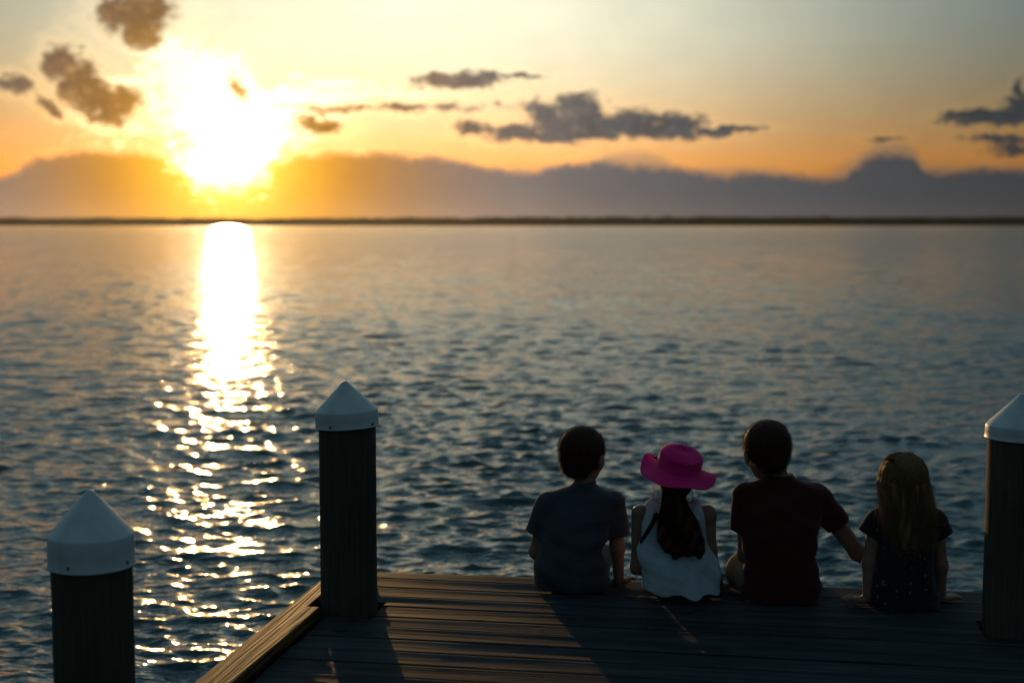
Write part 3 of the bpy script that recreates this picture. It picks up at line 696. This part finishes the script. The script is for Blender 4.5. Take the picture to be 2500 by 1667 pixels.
def short_hair(parent, c, Q, s, mat, seed):
    c = Vector(c); P = lambda x, y, z: tuple(c + Q @ Vector((x, y, z)) * s)
    fd = Field(np.array(c) - 0.16, np.array(c) + 0.16, 0.0035)
    fd.ellip(P(0, -0.013, 0.024), (0.083 * s, 0.101 * s, 0.088 * s), Q, 0)
    fd.ellip(P(0, -0.042, -0.030), (0.055 * s, 0.058 * s, 0.062 * s), Q, 0.03)
    sl, x, y, z = fd.box(np.array(c) - 0.3, np.array(c) + 0.3); iQ = Q.transposed()
    ly = (iQ[1][0] * (x - c.x) + iQ[1][1] * (y - c.y) + iQ[1][2] * (z - c.z)) / s; lz = (iQ[2][0] * (x - c.x) + iQ[2][1] * (y - c.y) + iQ[2][2] * (z - c.z)) / s
    line = np.where(ly > -0.02, -0.045 + 1.05 * np.clip(ly + 0.0, 0, None), -0.080 + 0 * ly)      # hairline: nape, round the ears, up to the forehead
    fd.g = np.maximum(fd.g, (line - lz) * 0.7 * s).astype(np.float32)
    me = fd.mesh('hair'); v, f = me_arrays(me); bpy.data.meshes.remove(me)
    rng = np.random.default_rng(seed)
    # outward normals of the cap
    nrm = np.zeros_like(v); fn = np.cross(v[f[:, 1]] - v[f[:, 0]], v[f[:, 2]] - v[f[:, 0]])
    for k in range(4): np.add.at(nrm, f[:, k], fn)
    nrm /= np.linalg.norm(nrm, axis=1, keepdims=True) + 1e-9
    ctr = np.array(c); out = ((v - ctr) * nrm).sum(1) > 0.02
    pick = rng.choice(np.where(out)[0], 5200)
    base = v[pick]; n = nrm[pick]
    down = np.array(Q @ Vector((0, -0.35, -0.9)))
    d = n * 0.75 + down * rng.uniform(0.2, 0.7, (len(n), 1)) + rng.normal(0, 0.22, n.shape)
    d /= np.linalg.norm(d, axis=1, keepdims=True); L = rng.uniform(0.007, 0.016, (len(n), 1))
    b0 = base - n * 0.002
    paths = np.stack([b0, b0 + d * L * 0.55, b0 + d * L + down * L * 0.25], 1)
    link('hair', merge('hair', [(v, f), strands('h', paths, 0.0006, 0.00025)]), mat, parent)

def eyes(parent, c, Q, s):
    for x in (-1, 1):
        me = lathe('eye', [(0.0001, -0.010), (0.006, -0.008), (0.0095, -0.003), (0.0095, 0.003), (0.006, 0.008), (0.0001, 0.010)], 14)
        for v in me.vertices: v.co = Vector((v.co.x, v.co.z, v.co.y))
        o = link('eye', me, M['eye'], parent); o.location = Vector(c) + Q @ Vector((x * 0.030, 0.079, 0.000)) * s; o.rotation_euler = Q.to_euler()

def person(key, label):
    sp = PEOPLE[key]; rows = sp['rows']; sp['cx'] = rows[-3][1]
    t = empty('person', label, 'person', (sp['o'][0], sp['o'][1], DECK_Z), DOCK_ANGLE, 'people sitting on the end of the dock')
    return t, sp
LO, HI = (-0.34, -0.26, -0.40), (0.50, 0.58, 0.80)
def arm(fd, pts, rad): fd.chain(pts, rad, 0.022)

def collar(sp, up=0.014, r=0.050):
    z, cx, cy, rx, ry = sp['rows'][0]
    ny = sp['neck'][0][1]; rest = [list(q) for q in sp['rows']]
    rest[0][2] = ny + 0.004; rest[0][4] = 0.056; rest[1][2] = ny + 0.008; rest[1][4] = max(rest[1][4], 0.064)
    return [[z + up, cx, ny + 0.006, r, r]] + rest

def shirt_field(sp, keys, radii, seed, amp, lo=(-0.30, -0.22, -0.04), hi=(0.36, 0.22, 0.56), rows=None):
    w = wrinkles(seed, amp)
    g = Field(lo, hi, 0.0045); g.torso(rows or sp['rows'], 0.0, 0, wob=w)
    for s_, (ra, rb) in zip(keys, radii):
        q = Field(lo, hi, 0.0045); q.capsule(sp[s_][0], sp[s_][1], ra, rb, 0)
        a, b = Vector(sp[s_][0]), Vector(sp[s_][1]); n = (b - a).normalized()
        sl, x, y, z = q.box(lo, hi)
        ww = wrinkles(seed + 5, amp * 0.8)(x, y, z)
        q.g = np.maximum(q.g + ww, (x - b.x) * n.x + (y - b.y) * n.y + (z - b.z) * n.z - 0.004).astype(np.float32)
        g.join(sl, q.g, 0.03)
    return g
def shorts_field(sp, spread, r0, r1, y1, top=0.11, grow=0.003):
    h = Field((-0.32, -0.22, -0.03), (0.34, 0.40, 0.2), 0.005)
    low = [r for r in sp['rows'] if r[0] < top - 0.02]
    b = low[0]
    h.torso([(top, b[1], b[2], b[3] - 0.02 + grow, b[4] - 0.02 + grow)] + [(max(r[0], 0.001 + 0.001 * i), r[1], r[2], r[3] + grow, r[4] + grow) for i, r in reversed(list(enumerate(reversed(low))))], 0, 0, wob=wrinkles(9, 0.003))
    for x in (-1, 1): h.capsule((sp['cx'] + x * spread, 0.02, 0.075), (sp['cx'] + x * (spread + 0.01), y1, 0.070), r0, r1, 0.03)
    return h

def boy_blue():
    t, sp = person('boy1', 'boy with short brown hair in a slate blue t-shirt, leftmost of the four seated people')
    hs = 1.10; Q = head_rot(-24, -4, 3); hc = list(sp['head']); hc[2] -= 0.012
    fd = Field(LO, HI, 0.0045)
    fd.torso(sp['rows'][1:-1], -0.018, 0); legs(fd, sp, 0.075, 0.31)
    fd.chain(sp['neck'], [0.043, 0.041], 0.012); head(fd, hc, Q, hs)
    arm(fd, sp['al'], [0.036, 0.028, 0.020]); arm(fd, sp['ar'], [0.036, 0.030, 0.021])
    hand(fd, sp['al'][2], (0.5, 0.75, 0.15), (0, 0, 1), 1, 0.92, 0.35)
    hand(fd, (sp['ar'][2][0], sp['ar'][2][1], 0.022), (0.35, 0.9, -0.05), (0, 0, 1), -1, 0.92, 0.05)
    link('body', fd.mesh('body'), M['skin'], t)
    link('shirt', shirt_field(sp, ('sl', 'sr'), ((0.045, 0.048), (0.045, 0.050)), 3, 0.0055, rows=collar(sp)).mesh('shirt'), M['blue_cloth'], t)
    link('shorts', shorts_field(sp, 0.075, 0.070, 0.064, 0.30, 0.11, -0.006).mesh('shorts'), M['dark_shorts'], t)
    short_hair(t, hc, Q, hs, M['brown_hair'], 1); eyes(t, hc, Q, hs)
boy_blue()

def boy_red():
    t, sp = person('boy2', 'tallest boy, in a dark red t-shirt, reaching one arm toward the long haired girl')
    hs = 1.12; Q = head_rot(22, -14, -4); hc = list(sp['head']); hc[2] -= 0.020
    fd = Field(LO, HI, 0.0045)
    fd.torso(sp['rows'][1:-1], -0.018, 0); legs(fd, sp, 0.08, 0.37, 1.1)
    fd.chain(sp['neck'], [0.046, 0.044], 0.012); head(fd, hc, Q, hs)
    arm(fd, sp['al'], [0.038, 0.031, 0.022])
    arm(fd, [sp['ar'][0], (0.225, 0.045, 0.335), sp['ar'][1], sp['ar'][2]], [0.040, 0.039, 0.033, 0.022])
    hand(fd, sp['al'][2], (0.6, 0.7, 0.1), (0, 0, 1), 1, 1.0, 0.35)
    hand(fd, sp['ar'][2], (0.8, 0.55, -0.1), (0, 0, 1), -1, 1.0, 0.3)
    link('body', fd.mesh('body'), M['skin'], t)
    link('shirt', shirt_field(sp, ('sl', 'sr'), ((0.046, 0.046), (0.050, 0.054)), 13, 0.0055, rows=collar(sp, 0.012, 0.053)).mesh('shirt'), M['red_cloth'], t)
    h = shorts_field(sp, 0.08, 0.074, 0.070, 0.30, 0.12, -0.010)
    h.capsule((-0.075, -0.005, 0.078), (-0.118, 0.10, 0.082), 0.078, 0.080, 0.03); h.capsule((-0.118, 0.10, 0.082), (-0.11, 0.26, 0.075), 0.080, 0.068, 0.03)
    link('shorts', h.mesh('shorts'), M['tan_shorts'], t)
    short_hair(t, hc, Q, hs, M['brown_hair'], 2); eyes(t, hc, Q, hs)
boy_red()

def girl_hat():
    t, sp = person('girl1', 'girl in a floppy magenta sun hat and pale sleeveless top with a long auburn ponytail')
    hs = 0.97; Q = head_rot(4, -4, 5); hc = list(sp['head']); hc[2] -= 0.034
    fd = Field(LO, HI, 0.0045)
    fd.torso(sp['rows'][1:-1], -0.026, 0); legs(fd, sp, 0.07, 0.38, 0.95)
    fd.chain([(sp['al'][0][0], 0.0, 0.342), (sp['neck'][0][0], 0.012, 0.368), (sp['ar'][0][0], 0.012, 0.342)], [0.029, 0.034, 0.029], 0.02)
    fd.chain(sp['neck'], [0.044, 0.036], 0.03); head(fd, hc, Q, hs)
    arm(fd, sp['al'], [0.034, 0.026, 0.019]); arm(fd, sp['ar'], [0.034, 0.027, 0.019])
    hand(fd, sp['al'][2], (0.5, 0.75, 0.1), (0, 0, 1), 1, 0.88, 0.35)
    hand(fd, (sp['ar'][2][0] + 0.01, sp['ar'][2][1] + 0.02, 0.021), (0.45, 0.85, -0.02), (0, 0, 1), -1, 0.88, 0.05)
    fd.capsule(sp['ar'][2], (sp['ar'][2][0] + 0.01, sp['ar'][2][1] + 0.02, 0.026), 0.019, 0.018, 0.012)
    link('body', fd.mesh('body'), M['skin'], t)
    # top: loose, gathered into folds towards the hem
    base = wrinkles(23, 0.006, 40, 30)
    def folds(x, y, z):
        lowr = np.clip((0.30 - z) / 0.3, 0, 1)
        return base(x, y, z) + 0.008 * lowr * np.sin(x * 52 + 3.0 * np.sin(z * 9 + 1) + y * 20) + 0.007 * lowr * np.sin(x * 23 + z * 30 + 2)
    g = Field((-0.26, -0.22, -0.02), (0.30, 0.22, 0.46), 0.0045); tr = [list(q) for q in sp['rows'][1:-1]]; tr[0][4] = 0.078; tr.insert(0, [tr[0][0] + 0.022, tr[0][1], tr[0][2], tr[0][3] - 0.018, 0.066]); g.torso(tr, 0.0, 0, wob=folds, power=2.2)
    for x, ax in ((-1, -0.098), (1, 0.082)): g.capsule((ax, -0.02, 0.33), (ax * 0.92, 0.02, 0.382), 0.034, 0.026, 0.02)
    sl, x, y, z = g.box(g.lo, g.lo + g.n * g.res)
    # wide neckline scooped out at the back, hem rising on the left
    neckline = 0.055 - np.sqrt((x + 0.008) ** 2 + ((z - 0.415) * 1.1) ** 2) + 0 * y
    g.g = np.maximum(g.g, neckline)
    hem = (0.012 + 0.035 * np.clip(-x / 0.15, 0, 1) ** 1.4 + 0.002 * np.sin(x * 60)) - z + 0 * y
    g.g = np.maximum(g.g, hem).astype(np.float32)
    link('sleeveless_top', g.mesh('sleeveless_top'), M['white_cloth'], t)
    link('shorts', shorts_field(sp, 0.07, 0.068, 0.058, 0.26, 0.10, -0.036).mesh('shorts'), M['dark_shorts'], t)
    # ponytail
    tl = np.array(sp['tail']); rng = np.random.default_rng(4)
    tl[:, 1] -= 0.012
    wd = np.array([0.036, 0.050, 0.076, 0.088, 0.080, 0.050]); dp = np.array([0.030, 0.032, 0.030, 0.030, 0.026, 0.016])
    h = Field((-0.16, -0.24, 0.14), (0.2, 0.12, 0.70), 0.004)
    h.torso([(z, x, y, a, b) for (x, y, z), a, b in zip(tl, wd * 0.88, dp * 0.9)], 0, 0, power=2.0, wob=lambda x, y, z: 0.004 * np.sin(x * 130 + 5 * np.sin(z * 12)) + 0.006 * np.sin(x * 47 + z * 25))
    h.ellip(np.array(hc) + (0, -0.015, 0.012), (0.080, 0.097, 0.076), Q, 0.02, (Q @ Vector((0, -0.62, 0.78)).normalized(), -0.02))
    h.ellip(np.array(hc) + (0, -0.055, -0.035), (0.062, 0.050, 0.05), Q, 0.03)
    me = h.mesh('hair'); base_h = me_arrays(me); bpy.data.meshes.remove(me)
    n = 1500; m = 14; s = np.linspace(0, 1, m)
    u = rng.uniform(-1, 1, n); wv = rng.uniform(-1, 0.35, n); L = rng.uniform(0.72, 1.04, n)
    zz = tl[0, 2] + (tl[-1, 2] - tl[0, 2]) * s[None, :] * L[:, None] + 0.02
    zi = tl[::-1, 2]
    ip = lambda arr: np.interp(zz, zi, arr[::-1])
    ph = rng.uniform(0, 6.3, n)[:, None]
    px_ = ip(tl[:, 0]) + u[:, None] * ip(wd) * 1.0 + 0.006 * np.sin(s * 9 + ph + u[:, None] * 3) + rng.normal(0, 0.010, (n, 1)) * s ** 2
    py_ = ip(tl[:, 1]) + np.sqrt(np.maximum(1 - u ** 2, 0))[:, None] * wv[:, None] * ip(dp) * 1.1 + 0.004 * np.sin(s * 7 + ph * 1.7)
    A = np.stack([px_, py_, zz], -1)
    # wisps round the neck and one lock hanging to the left
    n2 = 90; q = rng.uniform(-1, 1, n2)[:, None]
    st_ = np.linspace(0, 1, m)[None, :]
    fx = q * 0.07 + q * 0.035 * np.sin(st_ * 2.6) + rng.normal(0, 0.012, (n2, 1)) * st_; fz = 0.50 - st_ * rng.uniform(0.05, 0.16, (n2, 1)); fy = -0.06 - 0.04 * st_ + rng.normal(0, 0.012, (n2, 1)) * st_
    B = np.stack([fx, fy, fz], -1)
    n3 = 130; lx = -0.072 - 0.062 * st_ ** 1.3 + rng.normal(0, 0.005, (n3, 1)) * (1 - 0.6 * st_); lz = 0.36 - 0.115 * st_ + rng.normal(0, 0.004, (n3, 1)); ly = -0.098 - 0.012 * st_ + rng.normal(0, 0.003, (n3, 1)) + 0 * lx
    Cc = np.stack([lx, ly, lz], -1)
    link('hair', merge('hair', [base_h, strands('a', A, 0.0008, 0.0004), strands('b', B, 0.0005, 0.0003), strands('c', Cc, 0.0008, 0.0004)]), M['auburn_hair'], t)
    eyes(t, hc, Q, hs)
    # hat: crown with seam, floppy wavy brim
    hat = bpy.data.objects.new('hat', None); C.objects.link(hat); hat.parent = t; hat.empty_display_size = 0.05
    hat['label'] = 'floppy magenta sun hat'
    hat.location = (0.014, 0.0, 0.541); hat.rotation_euler = (R(9), R(10), 0)
    n = 96
    def ringed(name, prof, fn):
        V = []; F = []
        for j, (r, z) in enumerate(prof):
            for i in range(n):
                a = 2 * math.pi * i / n; V.append(fn(r, z, a, j / (len(prof) - 1)))
        for j in range(len(prof) - 1):
            for i in range(n): F.append((j * n + i, j * n + (i + 1) % n, (j + 1) * n + (i + 1) % n, (j + 1) * n + i))
        return mesh_np(name, V, F)
    def crown_fn(r, z, a, f):
        d = 1 + 0.02 * math.sin(3 * a + 1) * f + 0.012 * math.sin(7 * a + 2)
        return (r * d * math.cos(a), r * 1.08 * d * math.sin(a), z + 0.004 * math.sin(2 * a + 0.5) * f + 0.010 * f * math.cos(a - 2.6))
    cprof = [(0.0905, -0.004), (0.0912, 0.004), (0.0895, 0.010), (0.0905, 0.030), (0.0900, 0.050), (0.0895, 0.056), (0.0870, 0.0585), (0.0860, 0.0600), (0.080, 0.066), (0.066, 0.076), (0.046, 0.083), (0.024, 0.087), (0.0005, 0.088)]
    link('crown', ringed('crown', cprof, crown_fn), M['pink'], hat)
    def brim_fn(r, z, a, f):
        f = max(0.0, min(1.0, (r - 0.091) / 0.066))
        wave = 0.011 * math.sin(2 * a + 2.2) + 0.010 * math.sin(3 * a + 0.4) + 0.006 * math.sin(5 * a + 1.0)
        up = 0.020 * math.exp(-((((a - 2.9 + math.pi) % (2 * math.pi)) - math.pi) / 0.42) ** 2)
        return (r * math.cos(a), r * 1.02 * math.sin(a), z - 0.030 * f ** 0.8 + wave * f ** 1.5 + up * f)
    rr = [0.0885] + list(np.linspace(0.091, 0.157, 14)); 
    prof = [(r, 0.0) for r in rr] + [(0.1575, -0.0015)] + [(r, -0.003) for r in reversed(rr)]
    link('brim', ringed('brim', prof, brim_fn), M['pink'], hat)
    th = np.linspace(0, 1, 18); loop = np.stack([-0.094 - 0.010 * np.sin(th * math.pi) - 0.003 * th, -0.03 + 0.006 * np.sin(th * 6.28), 0.022 + 0.018 * th + 0.004 * np.sin(th * 6.28)], -1)
    loop2 = np.stack([-0.098 - 0.007 * np.sin(th * 6.28) - 0.004, -0.03 + 0 * th, 0.038 + 0.009 * np.cos(th * 6.28)], -1)
    v, f = strands('cord', np.stack([loop, loop2]), 0.0022, 0.0022, 6)
    link('cord_loop', mesh_np('cord_loop', v, f), M['cord'], hat)
girl_hat()

def girl_blonde():
    t, sp = person('girl2', 'small girl with long loose blonde hair in a dark floral dress, rightmost of the four')
    hs = 1.0; Q = head_rot(8, -6, -2); hc = list(sp['head']); hc[2] -= 0.008
    fd = Field(LO, HI, 0.0045)
    fd.torso(sp['rows'][1:-1], -0.018, 0); legs(fd, sp, 0.06, 0.36, 0.9)
    fd.chain(sp['neck'], [0.042, 0.035], 0.03); head(fd, hc, Q, hs)
    al, ar = sp['al'], sp['ar']
    arm(fd, al[:2] + [(al[2][0], al[2][1], 0.036)], [0.032, 0.027, 0.019]); arm(fd, ar[:2] + [(ar[2][0], ar[2][1], 0.036)], [0.032, 0.027, 0.019])
    hand(fd, (al[2][0] + 0.004, al[2][1], 0.024), (-1, 0.12, -0.03), (0, 0, 1), 1, 0.84, 0.04)
    hand(fd, (ar[2][0] - 0.004, ar[2][1], 0.024), (0.85, 0.5, -0.03), (0, 0, 1), -1, 0.84, 0.04)
    link('body', fd.mesh('body'), M['skin'], t)
    g = shirt_field(sp, ('sl', 'sr'), ((0.038, 0.043), (0.038, 0.043)), 33, 0.004)
    link('dress', g.mesh('dress'), M['floral'], t)
    k = Field((-0.26, -0.16, -0.01), (0.26, 0.36, 0.17), 0.005)
    k.torso([(0.10, 0.026, 0.0, 0.13, 0.10), (0.05, 0.026, 0.0, 0.142, 0.118), (0.004, 0.026, 0.0, 0.145, 0.122)], 0, 0, wob=wrinkles(41, 0.004))
    for x in (-1, 1): k.capsule((0.026 + x * 0.06, 0.03, 0.075), (0.026 + x * 0.07, 0.27, 0.072), 0.068, 0.062, 0.05)
    link('skirt', k.mesh('skirt'), M['floral'], t)
    # long hair: over the skull, then straight down the back
    rng = np.random.default_rng(8); cc = np.array(hc) + np.array((0, -0.012, 0.020))
    rx, ry, rz = 0.094, 0.106, 0.092
    n = 2600; m = 22
    phi = rng.uniform(-1.0, 1.0, n) ** 1.0 * R(128)            # 0 = straight back
    th0 = R(4) + rng.uniform(0, 1.0, n) ** 2 * R(34)
    L = rng.uniform(0.72, 1.05, n); lay = rng.uniform(-0.010, 0.006, n)
    side = np.sin(phi); endx = 0.070 * side + 0.034 + rng.normal(0, 0.016, n)
    endz = 0.205 + 0.07 * np.abs(side) ** 2 + rng.uniform(-0.03, 0.05, n) + 0.03 * (side < -0.3)
    paths = np.zeros((n, m, 3)); s = np.linspace(0, 1, m)
    half = 9
    for k_ in range(half):                                    # over the head
        th = th0 + (R(92) - th0) * (k_ / (half - 1))
        rr = 1 + lay / 0.1
        paths[:, k_, 0] = cc[0] + rx * rr * np.sin(th) * np.sin(phi); paths[:, k_, 1] = cc[1] - ry * rr * np.sin(th) * np.cos(phi); paths[:, k_, 2] = cc[2] + rz * rr * np.cos(th)
    st_ = paths[:, half - 1].copy(); ph = rng.uniform(0, 6.3, n)
    backy = -0.098 + 0.012 * rng.normal(0, 1, n)
    for k_ in range(half, m):
        f = (k_ - half + 1) / (m - half); e = f * f * (3 - 2 * f)
        zt = st_[:, 2] + (endz - st_[:, 2]) * f * L
        x = st_[:, 0] + (endx - st_[:, 0]) * e + 0.012 * side * math.sin(f * 3.1) + 0.0035 * np.sin(ph + f * 7)
        fy = min(1, f * 1.5); y = st_[:, 1] + (np.minimum(st_[:, 1], backy) - st_[:, 1]) * fy * fy * (3 - 2 * fy) + 0.003 * np.cos(ph * 2 + f * 6)
        y = np.where(zt < 0.40, np.minimum(y, -0.080 + 0.02 * np.abs(side)), y)
        paths[:, k_] = np.stack([x, y, zt], -1)
    fly = rng.normal(0, 1, (260, 1)) * np.array([0.016, 0.008, 0.004])
    flyp = paths[:260] + fly[:, None, :] * (s ** 1.3)[None, :, None] + np.array([0, 0, 0.004])
    h = Field((-0.16, -0.22, 0.20), (0.22, 0.16, 0.66), 0.004)
    h.ellip(cc, (rx - 0.006, ry - 0.006, rz - 0.006), Q, 0, (Q @ Vector((0, -0.5, 0.86)).normalized(), -0.03))
    h.torso([(0.50, hc[0], -0.035, 0.078, 0.06), (0.42, hc[0] + 0.004, -0.055, 0.082, 0.048), (0.36, hc[0] + 0.012, -0.080, 0.074, 0.03), (0.31, hc[0] + 0.018, -0.094, 0.06, 0.02), (0.255, hc[0] + 0.02, -0.10, 0.045, 0.012)], 0, 0.03, power=2.0,
            wob=lambda x, y, z: 0.004 * np.sin(x * 150 + 4 * np.sin(z * 10)) + 0.004 * np.sin(x * 61 + z * 12))
    me = h.mesh('hair'); bh = me_arrays(me); bpy.data.meshes.remove(me)
    link('hair', merge('hair', [bh, strands('a', paths, 0.0008, 0.0004), strands('f', flyp, 0.0004, 0.0002)]), M['blonde_hair'], t)
    eyes(t, hc, Q, hs)
girl_blonde()

# ------------------------------------------------------------------ thin haze over the bay
def build_haze():
    V = [(x, y, z) for z in (-2.6, 75.0) for x, y in ((-7000, -7000), (7000, -7000), (7000, 7000), (-7000, 7000))]
    F = [(0, 3, 2, 1), (4, 5, 6, 7), (0, 1, 5, 4), (1, 2, 6, 5), (2, 3, 7, 6), (3, 0, 4, 7)]
    m = bpy.data.materials.new('bay_haze'); m.use_nodes = True; t = m.node_tree; t.nodes.clear()
    o = t.nodes.new('ShaderNodeOutputMaterial'); v = t.nodes.new('ShaderNodeVolumePrincipled')
    v.inputs['Color'].default_value = (0.85, 0.86, 0.88, 1); v.inputs['Density'].default_value = HAZE; v.inputs['Anisotropy'].default_value = 0.8
    t.links.new(v.outputs[0], o.inputs['Volume'])
    h = link('haze', mesh_np('haze', V, F, False), m); h['kind'] = 'stuff'; h['label'] = 'thin haze over the bay'
HAZE = 0.000009
build_haze()
